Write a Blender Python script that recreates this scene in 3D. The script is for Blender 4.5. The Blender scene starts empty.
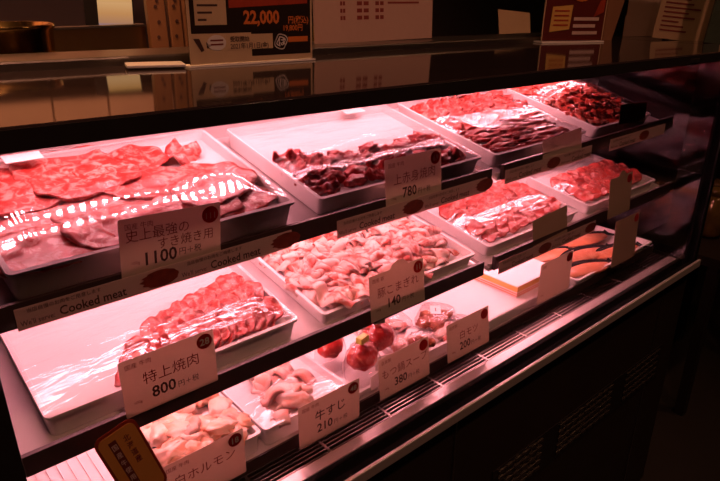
import bpy, bmesh, math, random
from mathutils import Vector, Matrix, noise

C = bpy.context.scene.collection
S = 0.6            # metres per layout unit
H = 1.35           # camera height above the floor
PI = math.pi
def W(x, y, z): return Vector((x * S, y * S, H + z * S))

# ------------------------------------------------------------------ materials
def nt(name):
    m = bpy.data.materials.new(name); m.use_nodes = True
    t = m.node_tree; b = t.nodes['Principled BSDF']
    return m, t, b
def pbr(name, col, rough=.5, metal=0, spec=.5, bump=0, bscale=60, stretch=(1, 1, 1), var=0, coat=0):
    m, t, b = nt(name)
    b.inputs['Base Color'].default_value = (*col, 1)
    b.inputs['Roughness'].default_value = rough
    b.inputs['Metallic'].default_value = metal
    b.inputs['Specular IOR Level'].default_value = spec
    b.inputs['Coat Weight'].default_value = coat
    if bump or var:
        tc = t.nodes.new('ShaderNodeTexCoord'); mp = t.nodes.new('ShaderNodeMapping')
        mp.inputs['Scale'].default_value = stretch
        t.links.new(tc.outputs['Object'], mp.inputs['Vector'])
        n = t.nodes.new('ShaderNodeTexNoise'); n.inputs['Scale'].default_value = bscale; n.inputs['Detail'].default_value = 4
        t.links.new(mp.outputs[0], n.inputs['Vector'])
        if bump:
            bp = t.nodes.new('ShaderNodeBump'); bp.inputs['Strength'].default_value = bump; bp.inputs['Distance'].default_value = .002
            t.links.new(n.outputs['Fac'], bp.inputs['Height']); t.links.new(bp.outputs[0], b.inputs['Normal'])
        if var:
            mx = t.nodes.new('ShaderNodeMix'); mx.data_type = 'RGBA'
            mx.inputs[6].default_value = (*[c * (1 - var) for c in col], 1)
            mx.inputs[7].default_value = (*[min(1, c * (1 + var)) for c in col], 1)
            t.links.new(n.outputs['Fac'], mx.inputs[0]); t.links.new(mx.outputs[2], b.inputs['Base Color'])
    return m
def meat(name, lean, fat, amount, scale, rough=.3, stretch=(1, 1, 1), sss=.15):
    """lean / fat marbling, different on every piece"""
    m, t, b = nt(name)
    tc = t.nodes.new('ShaderNodeTexCoord'); oi = t.nodes.new('ShaderNodeObjectInfo')
    ad = t.nodes.new('ShaderNodeVectorMath'); ad.operation = 'ADD'
    ml = t.nodes.new('ShaderNodeMath'); ml.operation = 'MULTIPLY'; ml.inputs[1].default_value = 37.
    t.links.new(oi.outputs['Random'], ml.inputs[0])
    mp = t.nodes.new('ShaderNodeMapping'); mp.inputs['Scale'].default_value = stretch
    t.links.new(tc.outputs['Object'], mp.inputs['Vector'])
    t.links.new(mp.outputs[0], ad.inputs[0]); t.links.new(ml.outputs[0], ad.inputs[1])
    n = t.nodes.new('ShaderNodeTexNoise'); n.inputs['Scale'].default_value = scale; n.inputs['Detail'].default_value = 5
    n.inputs['Roughness'].default_value = .6; n.inputs['Distortion'].default_value = 1.2
    t.links.new(ad.outputs[0], n.inputs['Vector'])
    cr = t.nodes.new('ShaderNodeValToRGB')
    cr.color_ramp.elements[0].position = .62 - amount * .35; cr.color_ramp.elements[0].color = (*lean, 1)
    cr.color_ramp.elements[1].position = .72 - amount * .30; cr.color_ramp.elements[1].color = (*fat, 1)
    t.links.new(n.outputs['Fac'], cr.inputs[0])
    n2 = t.nodes.new('ShaderNodeTexNoise'); n2.inputs['Scale'].default_value = scale * .35
    t.links.new(ad.outputs[0], n2.inputs['Vector'])
    mx = t.nodes.new('ShaderNodeMix'); mx.data_type = 'RGBA'; mx.blend_type = 'MULTIPLY'; mx.inputs[0].default_value = 1
    c2 = t.nodes.new('ShaderNodeValToRGB')
    c2.color_ramp.elements[0].position = .3; c2.color_ramp.elements[0].color = (.62, .55, .55, 1)
    c2.color_ramp.elements[1].position = .65; c2.color_ramp.elements[1].color = (1.05, 1.05, 1.05, 1)
    t.links.new(n2.outputs['Fac'], c2.inputs[0])
    t.links.new(cr.outputs[0], mx.inputs[6]); t.links.new(c2.outputs[0], mx.inputs[7])
    t.links.new(mx.outputs[2], b.inputs['Base Color'])
    b.inputs['Roughness'].default_value = rough
    b.inputs['Specular IOR Level'].default_value = .6
    if sss:
        b.inputs['Subsurface Weight'].default_value = sss
        b.inputs['Subsurface Radius'].default_value = (.006, .002, .002)
    bp = t.nodes.new('ShaderNodeBump'); bp.inputs['Strength'].default_value = .5; bp.inputs['Distance'].default_value = .0012
    t.links.new(n.outputs['Fac'], bp.inputs['Height']); t.links.new(bp.outputs[0], b.inputs['Normal'])
    return m
def emit(name, col, st):
    m = bpy.data.materials.new(name); m.use_nodes = True; t = m.node_tree; t.nodes.clear()
    e = t.nodes.new('ShaderNodeEmission'); o = t.nodes.new('ShaderNodeOutputMaterial')
    e.inputs[0].default_value = (*col, 1); e.inputs[1].default_value = st
    t.links.new(e.outputs[0], o.inputs[0]); return m
def clear(name, rough, ior, tint, bump=0, scale=60, stretch=(1, 1, 1), base=0, dist=.002):
    """thin clear sheet: Fresnel mix of see-through and gloss"""
    m = bpy.data.materials.new(name); m.use_nodes = True; t = m.node_tree; t.nodes.clear()
    o = t.nodes.new('ShaderNodeOutputMaterial'); mix = t.nodes.new('ShaderNodeMixShader')
    tr = t.nodes.new('ShaderNodeBsdfTransparent'); gl = t.nodes.new('ShaderNodeBsdfGlossy')
    tr.inputs[0].default_value = (*tint, 1); gl.inputs['Roughness'].default_value = rough
    fr = t.nodes.new('ShaderNodeFresnel')      # thin sheet: the same Fresnel from both sides
    ge = t.nodes.new('ShaderNodeNewGeometry'); im = t.nodes.new('ShaderNodeMapRange')
    im.inputs[3].default_value = ior; im.inputs[4].default_value = 1 / ior
    t.links.new(ge.outputs['Backfacing'], im.inputs[0]); t.links.new(im.outputs[0], fr.inputs[0])
    ad = t.nodes.new('ShaderNodeMath'); ad.inputs[1].default_value = base; ad.use_clamp = True
    t.links.new(fr.outputs[0], ad.inputs[0]); t.links.new(ad.outputs[0], mix.inputs[0])
    t.links.new(tr.outputs[0], mix.inputs[1]); t.links.new(gl.outputs[0], mix.inputs[2])
    if bump:
        tc = t.nodes.new('ShaderNodeTexCoord'); mp = t.nodes.new('ShaderNodeMapping'); mp.inputs['Scale'].default_value = stretch
        t.links.new(tc.outputs['Object'], mp.inputs[0])
        n = t.nodes.new('ShaderNodeTexNoise'); n.inputs['Scale'].default_value = scale; n.inputs['Detail'].default_value = 3
        n.inputs['Distortion'].default_value = .8
        t.links.new(mp.outputs[0], n.inputs['Vector'])
        bp = t.nodes.new('ShaderNodeBump'); bp.inputs['Strength'].default_value = bump; bp.inputs['Distance'].default_value = dist
        t.links.new(n.outputs['Fac'], bp.inputs['Height'])
        t.links.new(bp.outputs[0], gl.inputs['Normal']); t.links.new(bp.outputs[0], fr.inputs['Normal'])
    t.links.new(mix.outputs[0], o.inputs[0]); return m
def paper(name, col, through=.4):
    m = bpy.data.materials.new(name); m.use_nodes = True; t = m.node_tree; t.nodes.clear()
    o = t.nodes.new('ShaderNodeOutputMaterial'); mix = t.nodes.new('ShaderNodeMixShader'); mix.inputs[0].default_value = through
    d = t.nodes.new('ShaderNodeBsdfDiffuse'); tl = t.nodes.new('ShaderNodeBsdfTranslucent')
    n = t.nodes.new('ShaderNodeTexNoise'); n.inputs['Scale'].default_value = 90
    tc = t.nodes.new('ShaderNodeTexCoord'); t.links.new(tc.outputs['Object'], n.inputs['Vector'])
    mx = t.nodes.new('ShaderNodeMix'); mx.data_type = 'RGBA'
    mx.inputs[6].default_value = (*[c * .93 for c in col], 1); mx.inputs[7].default_value = (*col, 1)
    t.links.new(n.outputs['Fac'], mx.inputs[0])
    t.links.new(mx.outputs[2], d.inputs[0]); t.links.new(mx.outputs[2], tl.inputs[0])
    t.links.new(d.outputs[0], mix.inputs[1]); t.links.new(tl.outputs[0], mix.inputs[2]); t.links.new(mix.outputs[0], o.inputs[0])
    return m
def wood(name, a, b_, scale=8, stretch=(1, 1, .12), rough=.45):
    m, t, b = nt(name)
    tc = t.nodes.new('ShaderNodeTexCoord'); mp = t.nodes.new('ShaderNodeMapping'); mp.inputs['Scale'].default_value = stretch
    t.links.new(tc.outputs['Object'], mp.inputs[0])
    n = t.nodes.new('ShaderNodeTexNoise'); n.inputs['Scale'].default_value = scale; n.inputs['Detail'].default_value = 6; n.inputs['Distortion'].default_value = 1
    t.links.new(mp.outputs[0], n.inputs['Vector'])
    mx = t.nodes.new('ShaderNodeMix'); mx.data_type = 'RGBA'; mx.inputs[6].default_value = (*a, 1); mx.inputs[7].default_value = (*b_, 1)
    t.links.new(n.outputs['Fac'], mx.inputs[0]); t.links.new(mx.outputs[2], b.inputs['Base Color'])
    b.inputs['Roughness'].default_value = rough
    return m

M = dict(
    steel=pbr('brushed_steel', (.62, .58, .56), .3, 1, bump=.15, bscale=40, stretch=(1, 40, 40)),
    railsteel=pbr('satin_rail_steel', (.72, .66, .64), .42, .75, bump=.1, bscale=40, stretch=(1, 40, 40)),
    darksteel=pbr('dark_steel', (.30, .26, .24), .35, 1, bump=.1, bscale=40, stretch=(1, 40, 40)),
    glintsteel=pbr('amber_glint_steel', (.62, .42, .2), .28, 1, bump=.9, bscale=9, stretch=(5, 5, .5)),  # steel tinted amber: warm lamp reflections put into colour and streaky bump
    brass=pbr('amber_glint_brass', (.80, .52, .20), .17, 1, bump=.3, bscale=7, stretch=(4, 4, .4)),  # for the added pot that replaces golden lamp reflections
    black=pbr('black_lacquer', (.012, .010, .010), .35, spec=.3, var=.2),
    gasket=pbr('black_rubber', (.004, .004, .004), .9, spec=.05, var=.2),
    top=pbr('dark_polished_counter', (.028, .018, .018), .06, spec=.75, var=.2, bscale=5),
    panel=pbr('dark_brown_front', (.018, .012, .009), .45, spec=.3, var=.3, bscale=6),
    shelf=pbr('white_enamel', (.52, .48, .47), .4, var=.03, bscale=12),
    lip=pbr('dark_shelf_lip', (.05, .03, .028), .35, spec=.4, var=.2),
    tray=pbr('white_plastic', (.80, .77, .76), .38, var=.02, bscale=20, bump=.1),
    traygrey=pbr('pale_grey_plastic', (.62, .58, .57), .4, var=.03, bscale=20),
    pack=pbr('pack_white', (.85, .8, .78), .3, var=.05),
    ink=pbr('black_ink', (.06, .022, .018), .6, var=.1),
    inkred=pbr('dark_red_ink', (.20, .025, .02), .6, var=.1),
    badge=paper('maroon_print', (.62, .05, .06), .6),
    inkpale=pbr('pale_print', (.75, .55, .48), .6, var=.05),
    photo=pbr('steak_print', (.20, .03, .015), .5, var=.8, bscale=90),
    card=paper('card_paper', (.80, .66, .56), .38),
    cardshade=paper('shaded_card_paper', (.50, .36, .28), .16),  # darker copy of the card paper; weak right-end light put into colour
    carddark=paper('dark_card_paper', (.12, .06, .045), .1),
    strip=paper('banner_paper', (.78, .56, .54), .30),
    poster=paper('poster_black', (.03, .02, .016), 0),
    cream=paper('cream_print', (.75, .55, .34), .1),
    orange=pbr('orange_print', (.75, .20, .04), .5, var=.15),
    redprint=pbr('red_print', (.42, .05, .02), .5, var=.4, bscale=40),
    yellow=pbr('yellow_print', (.80, .48, .12), .5, var=.1),
    maroon=pbr('maroon_poster', (.13, .015, .010), .5, var=.3, bscale=8),
    white=pbr('white_print', (.8, .74, .7), .5, var=.03),
    notice=paper('notice_paper', (.60, .40, .33), .25),
    tan=paper('tan_paper', (.62, .42, .26), .15),
    green=pbr('dark_green_folder', (.06, .08, .055), .4, var=.3),
    acrylic=clear('clear_acrylic', .02, 1.45, (.96, .96, .96)),
    glass=clear('clear_glass', .0, 1.5, (.95, .95, .95)),
    film=clear('cling_film', .10, 1.42, (.985, .985, .985), bump=.45, scale=14, stretch=(.8, 3.2, 1), base=.06, dist=.006),
    filmflat=clear('smooth_cling_film', .06, 1.45, (.985, .985, .985), bump=.06, scale=9, stretch=(.7, 2.5, 1), base=.03, dist=.006),
    pouch=clear('pouch_film', .12, 1.45, (.97, .95, .95), bump=.9, scale=45, base=.03, dist=.004),
    beef=meat('marbled_beef', (.50, .035, .028), (.82, .42, .36), .30, 55),
    beefdark=meat('dark_beef', (.44, .025, .022), (.74, .32, .28), .12, 45),
    sukiyaki=meat('sukiyaki_beef', (.58, .06, .045), (.84, .42, .36), .42, 62),
    ground=meat('lean_scraps', (.58, .06, .035), (.82, .34, .24), .36, 50),
    pork=meat('fatty_pork', (.62, .15, .11), (.88, .66, .58), .62, 34),
    yaki=meat('grilling_beef', (.55, .055, .04), (.82, .36, .30), .34, 60),
    offal=meat('white_offal', (.88, .50, .32), (.90, .66, .50), .62, 30, sss=.3),
    tendon=meat('tendon', (.86, .46, .36), (.88, .66, .58), .62, 30, sss=.3),
    fish=meat('cured_fish_flesh', (.72, .28, .14), (.80, .42, .26), .4, 30),
    fishskin=pbr('fish_skin', (.05, .045, .05), .22, .4, var=.6, bscale=60),
    kimchi=meat('red_pickle', (.48, .012, .010), (.78, .22, .14), .25, 40),
    brownmeat=meat('simmered_meat', (.34, .07, .025), (.62, .22, .1), .3, 40),
    tape=pbr('yellow_green_tape', (.50, .52, .08), .4, var=.2),
    tapedark=pbr('olive_tape', (.10, .10, .03), .4, var=.2),
    woodm=wood('knotty_board', (.30, .14, .065), (.15, .06, .025), 9),
    dark=pbr('dark_brown_wall', (.05, .032, .022), .6, var=.3, bscale=3),
    floor=pbr('dark_floor', (.02, .015, .012), .5, var=.3, bscale=4),
    ceil=pbr('brown_ceiling', (.06, .045, .035), .8, var=.2),
    cabinet=wood('tan_cabinet', (.62, .40, .28), (.52, .32, .22), 6, (1, 1, .2)),
    backsteel=pbr('back_wall_steel', (.20, .15, .15), .4, .6, bump=.1, bscale=8),
    amber=pbr('amber_glaze', (.14, .09, .02), .15, .3, var=.6, bscale=30),
    led=emit('pink_led', (1.0, .33, .385), 172),
    led2=emit('pink_led_tube', (1.0, .33, .385), 58),
    lamp=emit('added_warm_lamp', (1.0, .55, .25), 30),  # glow of the added ceiling lamps
)
def screen_mat():
    m = bpy.data.materials.new('lit_screen'); m.use_nodes = True; t = m.node_tree; t.nodes.clear()
    o = t.nodes.new('ShaderNodeOutputMaterial'); e = t.nodes.new('ShaderNodeEmission'); e.inputs[1].default_value = .62
    tc = t.nodes.new('ShaderNodeTexCoord'); sp = t.nodes.new('ShaderNodeSeparateXYZ'); cr = t.nodes.new('ShaderNodeValToRGB')
    t.links.new(tc.outputs['Generated'], sp.inputs[0]); t.links.new(sp.outputs[2], cr.inputs[0])
    el = cr.color_ramp.elements
    el[0].position = 0; el[0].color = (.16, .18, .55, 1); el[1].position = .12; el[1].color = (.25, .22, .45, 1)
    for p, c in ((.22, (.62, .30, .16)), (.45, (.80, .38, .14)), (.7, (.95, .52, .22)), (1, (.8, .34, .08))):
        x = el.new(p); x.color = (*c, 1)
    t.links.new(cr.outputs[0], e.inputs[0]); t.links.new(e.outputs[0], o.inputs[0]); return m
M['screen'] = screen_mat()

# ------------------------------------------------------------------ mesh helpers
def mesh_from(name, bm, m, smooth=False):
    bmesh.ops.recalc_face_normals(bm, faces=bm.faces[:])
    me = bpy.data.meshes.new(name); bm.to_mesh(me); bm.free()
    if m: me.materials.append(m)
    if smooth:
        for p in me.polygons: p.use_smooth = True
    return me
def obj(name, bm, m, parent=None, smooth=False):
    me = bm if isinstance(bm, bpy.types.Mesh) else mesh_from(name, bm, m, smooth)
    o = bpy.data.objects.new(name, me); C.objects.link(o)
    if parent: o.parent = parent
    return o
def tag(o, label, cat, group=None):
    o['label'] = label; o['category'] = cat
    if group: o['group'] = group
    return o
def thing(name, label, cat, mat=None, group=None):
    o = bpy.data.objects.new(name, None); C.objects.link(o); o.empty_display_size = .02
    if mat is not None: o.matrix_world = mat
    return tag(o, label, cat, group)
def struct(name, bm, m):
    o = obj(name, bm, m); o['kind'] = 'structure'; return o
def T(x, y, z): return Matrix.Translation((x, y, z))
def TV(v): return Matrix.Translation(v)
def RX(a): return Matrix.Rotation(a, 4, 'X')
def RY(a): return Matrix.Rotation(a, 4, 'Y')
def RZ(a): return Matrix.Rotation(a, 4, 'Z')

def box(bm, x0, x1, y0, y1, z0, z1, bev=0):
    r = bmesh.ops.create_cube(bm, size=1)
    for v in r['verts']:
        v.co = Vector(((x0 + x1) / 2 + v.co.x * (x1 - x0), (y0 + y1) / 2 + v.co.y * (y1 - y0), (z0 + z1) / 2 + v.co.z * (z1 - z0)))
    if bev:
        es = list({e for v in r['verts'] for e in v.link_edges})
        bmesh.ops.bevel(bm, geom=es, offset=bev, segments=2, affect='EDGES', profile=.5)
    return bm
def boxu(x0, x1, y0, y1, z0, z1, bev=0, bm=None):
    """box in layout units"""
    bm = bm or bmesh.new()
    a = W(x0, y0, z0); b = W(x1, y1, z1)
    return box(bm, a.x, b.x, a.y, b.y, a.z, b.z, bev)
def nb(): return bmesh.new()
def rrect(w, h, r, n=4, cx=0, cy=0):
    pts = []
    for (sx, sy, a0) in ((1, 1, 0), (-1, 1, 90), (-1, -1, 180), (1, -1, 270)):
        for k in range(n + 1):
            a = math.radians(a0 + 90 * k / n)
            pts.append((cx + sx * (w / 2 - r) + r * math.cos(a), cy + sy * (h / 2 - r) + r * math.sin(a)))
    return pts
def prism(bm, pts, y0, y1):
    """outline in x,z extruded along y"""
    a = [bm.verts.new((x, y0, z)) for x, z in pts]; b = [bm.verts.new((x, y1, z)) for x, z in pts]
    bm.faces.new(a); bm.faces.new(b[::-1]); n = len(pts)
    for i in range(n): bm.faces.new((a[i], b[i], b[(i + 1) % n], a[(i + 1) % n]))
    return bm
def disc(bm, cx, cz, r, y0, y1, n=28, sx=1):
    return prism(bm, [(cx + sx * r * math.cos(2 * PI * k / n), cz + r * math.sin(2 * PI * k / n)) for k in range(n)], y0, y1)
def lathe(bm, prof, n=20):
    rings = []
    for r, z in prof:
        rings.append([bm.verts.new((r * math.cos(2 * PI * k / n), r * math.sin(2 * PI * k / n), z)) for k in range(n)])
    for a, b in zip(rings, rings[1:]):
        for k in range(n): bm.faces.new((a[k], a[(k + 1) % n], b[(k + 1) % n], b[k]))
    bm.faces.new(rings[0][::-1]); bm.faces.new(rings[-1]); return bm
_tc = {}
def text_bm(bm, s, size, x, z, y, align='LEFT', bold=0, sx=1):
    """flat lettering in the x,z plane facing -y"""
    key = (s, bold)
    if key not in _tc:
        cu = bpy.data.curves.new('lettering', 'FONT'); cu.body = s; cu.offset = bold; cu.resolution_u = 2
        o = bpy.data.objects.new('lettering', cu); C.objects.link(o)
        bpy.context.view_layer.update()
        me = bpy.data.meshes.new_from_object(o.evaluated_get(bpy.context.evaluated_depsgraph_get()))
        vs = [v.co.copy() for v in me.vertices]; fs = [tuple(p.vertices) for p in me.polygons]
        bpy.data.objects.remove(o); bpy.data.curves.remove(cu); bpy.data.meshes.remove(me)
        _tc[key] = (vs, fs)
    vs, fs = _tc[key]
    if not vs: return bm
    xs = [v.x for v in vs]; x0, x1 = min(xs), max(xs)
    off = {'LEFT': 0, 'CENTER': -(x0 + x1) / 2, 'RIGHT': -x1}[align]
    nv = [bm.verts.new((x + (v.x + off) * size * sx, y, z + v.y * size)) for v in vs]
    for f in fs:
        try: bm.faces.new([nv[i] for i in f])
        except ValueError: pass
    return bm
def rect(bm, x0, x1, z0, z1, y):
    vs = [bm.verts.new(p) for p in ((x0, y, z0), (x1, y, z0), (x1, y, z1), (x0, y, z1))]
    bm.faces.new(vs); return bm

# ------------------------------------------------------------------ room
struct('floor', box(nb(), -2, 5, -3.2, 2.6, -.05, 0), M['floor'])
struct('ceiling', box(nb(), -2, 5, -3.2, 2.6, 2.7, 2.75), M['ceil'])
struct('wall_back', box(nb(), -2, 5, 2.06, 2.16, 0, 2.7), M['dark'])
struct('wall_left', box(nb(), -2.1, -2, -3.2, 2.6, 0, 2.7), M['dark'])
struct('wall_right', box(nb(), 5, 5.1, -3.2, 2.6, 0, 2.7), M['dark'])
struct('wall_front', box(nb(), -2, 5, -3.3, -3.2, 0, 2.7), M['dark'])

# ------------------------------------------------------------------ the display case
case = thing('refrigerated_display_case', 'long glass-fronted refrigerated meat display case with dark polished top', 'display case', TV(Vector((.7, .75, 0))))
def zdrop(X): return -.022 * (X - .16)      # the counter top slopes a little to the right
def slope(bm):
    for v in bm.verts:
        if v.co.z > H - .30 * S: v.co.z += zdrop(v.co.x / S) * S
    return bm
def ztop(X): return H + (-.163 + zdrop(X)) * S
def cp(name, bm, m, smooth=False, parent=None):
    slope(bm)
    o = obj(name, bm, M[m] if isinstance(m, str) else m, parent or case, smooth)
    if not parent: o.matrix_parent_inverse = T(.7, .75, 0).inverted()
    return o
zb = -1.09
b = boxu(.04, 2.56, .875, 1.56, -2.20, zb); cp('base_cabinet', b, 'panel')
b = boxu(.10, 2.50, .915, 1.50, -2.25, -2.19); cp('plinth', b, 'black')
b = boxu(-.28, 2.72, .862, 1.458, -.190, -.163, .002); cp('counter_top', b, 'top')
b = boxu(-.28, 2.72, .858, .866, -.194, -.166); boxu(-.28, 2.72, .866, 1.458, -.194, -.188, 0, b); cp('front_edge', b, 'black')
b = boxu(-.28, 2.72, 1.459, 1.64, -.195, -.142, .003); cp('raised_back_sill', b, 'darksteel')
b = boxu(.04, 2.57, 1.52, 1.56, zb, -.20); cp('back_panel', b, 'lip')  # dark lip material puts the unlit back of the case into colour
b = boxu(.10, 2.40, 1.505, 1.519, -.40, -.345); cp('back_rail', b, 'shelf')
b = boxu(.09, 2.56, 1.035, 1.52, zb, -1.04); cp('deck', b, 'shelf')
b = boxu(.04, .094, .875, 1.56, zb, -.20); cp('left_end_panel', b, 'black')
b = boxu(2.555, 2.60, .868, .905, zb, -.20); cp('corner_post', b, 'gasket')
b = boxu(2.556, 2.566, .864, .868, zb, -.20); cp('post_trim', b, 'black')
b = boxu(2.57, 2.585, .905, 1.56, zb, -.20); cp('end_glass', b, 'glass')
b = boxu(.094, 2.555, .880, .890, -1.0848, -.195); cp('front_glass', b, 'glass')
b = boxu(.094, 2.556, .877, .931, -1.0895, -1.085); boxu(.04, 2.556, .8545, .8765, -1.0895, -1.052, 0, b); boxu(.094, 2.556, .936, .960, -1.0895, -1.066, 0, b); cp('glass_gasket', b, 'gasket')
b = boxu(.04, 2.575, .842, .8535, -1.074, -1.042, .002); cp('front_rail', b, 'railsteel')
b = boxu(.094, 2.556, .932, .964, -1.0655, -1.062); cp('inner_ledge', b, 'railsteel')
b = boxu(.094, 2.556, .961, 1.033, -1.0898, -1.086)
g = cp('air_channel', b, 'black')
b = nb()
for k in range(6): boxu(.094, 2.556, .968 + k * .0125, .9715 + k * .0125, -1.074, -1.064, 0, b)
for k in range(13): boxu(.12 + k * .205, .128 + k * .205, .964, 1.036, -1.072, -1.0635, 0, b)
cp('air_grille', b, 'darksteel')
b = boxu(.094, 2.556, 1.034, 1.040, -1.12, -1.032); cp('deck_front', b, 'lip')
# louvre vent in the front panel
for ks in (range(0, 6), range(8, 17), range(19, 26)):
    b = nb()
    for r in range(5):
        boxu(1.33 + ks[0] * .0425, 1.33 + ks[-1] * .0425 + .026, .8702, .876, -1.427 - r * .030, -1.421 - r * .030, 0, b)
        for k in ks:
            x = 1.33 + k * .0425
            boxu(x, x + .026, .868, .876, -1.43 - r * .030, -1.418 - r * .030, 0, b)
    boxu(1.33 + ks[0] * .0425, 1.33 + ks[0] * .0425 + .004, .8702, .876, -1.56, -1.418, 0, b)
    cp('louvre_vent', b, 'darksteel')
b = boxu(1.30, 2.44, .872, .876, -1.57, -1.405); cp('vent_plate', b, 'black')
for x in (1.098, 2.33):
    cp('panel_seam', boxu(x, x + .006, .870, .876, -2.19, -1.09), 'darksteel')
cp('badge', boxu(2.13, 2.19, .855, .859, -.188, -.176), 'darksteel')
# LED bar with two rows of diodes under the top
b = boxu(.12, 2.36, 1.28, 1.385, -.206, -.200); bar = cp('led_bar', b, 'shelf')
for r in (1.305, 1.355):
    b = nb()
    for k in range(88):
        c = W(.14 + k * .025, r, -.2075)
        vs = [b.verts.new((c.x + 0.0042 * math.cos(a), c.y + .0042 * math.sin(a), c.z)) for a in [PI / 3 * i for i in range(6)]]
        b.faces.new(vs)
    obj('diode_row', mesh_from('diode_row', slope(b), M['led']), None, bar)

# ------------------------------------------------------------------ shelves
def zs_top(y): return -.487 + .225 * (y - 1.05)
def zs_mid(y): return -.769 + .18 * (y - 1.05)
def shelf(label, x0, x1, zs, slope):
    t = thing('display_shelf', label, 'shelf', TV(W((x0 + x1) / 2, 1.25, zs(1.25))))
    inv = t.matrix_world.inverted()
    def part(n, bm, m):
        o = obj(n, bm, m, t); o.matrix_parent_inverse = inv; return o
    b = nb(); vs = []
    for x in (x0, x1):
        for y, dz in ((1.012, 0), (1.515, 0), (1.515, -.012), (1.012, -.012)):
            vs.append(b.verts.new(W(x, y, zs(y) + dz)))
    b.faces.new(vs[:4]); b.faces.new(vs[4:][::-1])
    for i in range(4): b.faces.new((vs[i], vs[4 + i], vs[4 + (i + 1) % 4], vs[(i + 1) % 4]))
    part('shelf_plate', b, M['shelf'])
    z1 = zs(1.0)
    part('front_lip', boxu(x0 + .012, x1 - .012, 1.002, 1.012, z1 - .006, z1 + .036), M['lip'])
    part('price_rail', boxu(x0 + .004, x1 - .004, 1.012, 1.022, z1 - .004, z1 + .012), M['shelf'])
    yb = 1.27
    part('led_tube', boxu(x0 + .03, x1 - (.03 if x0 < 1 else .25), yb - .012, yb + .012, zs(yb) - .030, zs(yb) - .018), M['led2'])
    return t
shelf('white enamel top shelf carrying the two big meat trays on the left', .096, 1.352, zs_top, 0)
shelf('white enamel top shelf carrying the sliced and minced beef on the right', 1.378, 2.45, zs_top, 0)
shelf('white enamel middle shelf under the 800 yen and 140 yen trays', .096, 1.352, zs_mid, 0)
shelf('white enamel middle shelf under the two small sliced beef trays', 1.378, 2.545, zs_mid, 0)

# ------------------------------------------------------------------ trays
def tray_bm(w, d, h, t=.0022, r=.007, flare=.005, rim=.003):
    """shallow rounded tray, origin at the middle of its bottom"""
    floor_up = max(.004, h - .013)
    bm = nb()
    def ring(w_, d_, z, r_):
        return [bm.verts.new((x, y, z)) for x, y in rrect(w_, d_, max(.002, r_))]
    R = [ring(w - 2 * flare, d - 2 * flare, 0, r), ring(w - rim * 2, d - rim * 2, h - .004, r), ring(w, d, h - .004, r), ring(w, d, h, r),
         ring(w - 2 * rim - 2 * t, d - 2 * rim - 2 * t, h, r - t), ring(w - 2 * flare - 2 * t - .002, d - 2 * flare - 2 * t - .002, floor_up, r - t)]
    n = len(R[0])
    for a, c in zip(R, R[1:]):
        for k in range(n): bm.faces.new((a[k], a[(k + 1) % n], c[(k + 1) % n], c[k]))
    bm.faces.new(R[0][::-1]); bm.faces.new(R[-1])
    return bm
def film_bm(w, d, hf, seed, nx=48, ny=32, amp=.0010):
    bm = nb(); g = []
    for i in range(nx + 1):
        row = []
        for j in range(ny + 1):
            u, v = i / nx, j / ny
            x = (u - .5) * w; y = (v - .5) * d
            e = min(u, 1 - u, v, 1 - v); k = min(1, e / .12); k = k * k * (3 - 2 * k)
            z = hf(u, v) * k + k * amp * noise.noise(Vector((x * 14 + seed, y * 40, seed)))
            row.append(bm.verts.new((x, y, z)))
        g.append(row)
    for i in range(nx):
        for j in range(ny): bm.faces.new((g[i][j], g[i + 1][j], g[i + 1][j + 1], g[i][j + 1]))
    return bm
class Tray: pass
def tray(label, x0, x1, yf, yb, z0, tilt, h, m='tray', film=None, fm='film', sticker=None, seed=0, yaw=0):
    """front bottom edge at yf, z0 (units); h in metres"""
    w = (x1 - x0) * S; d = (yb - yf) * S / math.cos(tilt)
    base = TV(W((x0 + x1) / 2, yf, z0)) @ RZ(yaw) @ RX(tilt)
    t = thing('meat_tray', label, 'tray', base @ T(0, d / 2, .0006))
    obj('tray_body', tray_bm(w, d, h), M[m], t, True)
    for p in t.children[0].data.polygons: p.use_smooth = False
    if film:
        f = obj('cling_film', film_bm(w - .002, d - .002, film, seed), M[fm], t, True); f.location = (0, 0, h + .0008)
    if sticker:
        u, v = sticker
        s = obj('paper_label', box(nb(), -.022, .022, -.011, .011, 0, .0006), M['white'], t)
        s.location = ((u - .5) * w, (v - .5) * d, h + .0012 + (film(u, v) if film else 0)); s['label'] = 'small white paper label'
    q = Tray(); q.M = base @ T(-w / 2, 0, .0006 + max(.004, h - .013)); q.w = w; q.d = d; q.h = h; q.x0 = x0; q.yf = yf; q.t = t
    q.at = lambda X, dy, z=0, rot=Matrix(): q.M @ T((X - x0) * S, dy * S / math.cos(tilt), z) @ rot
    return q

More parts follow.
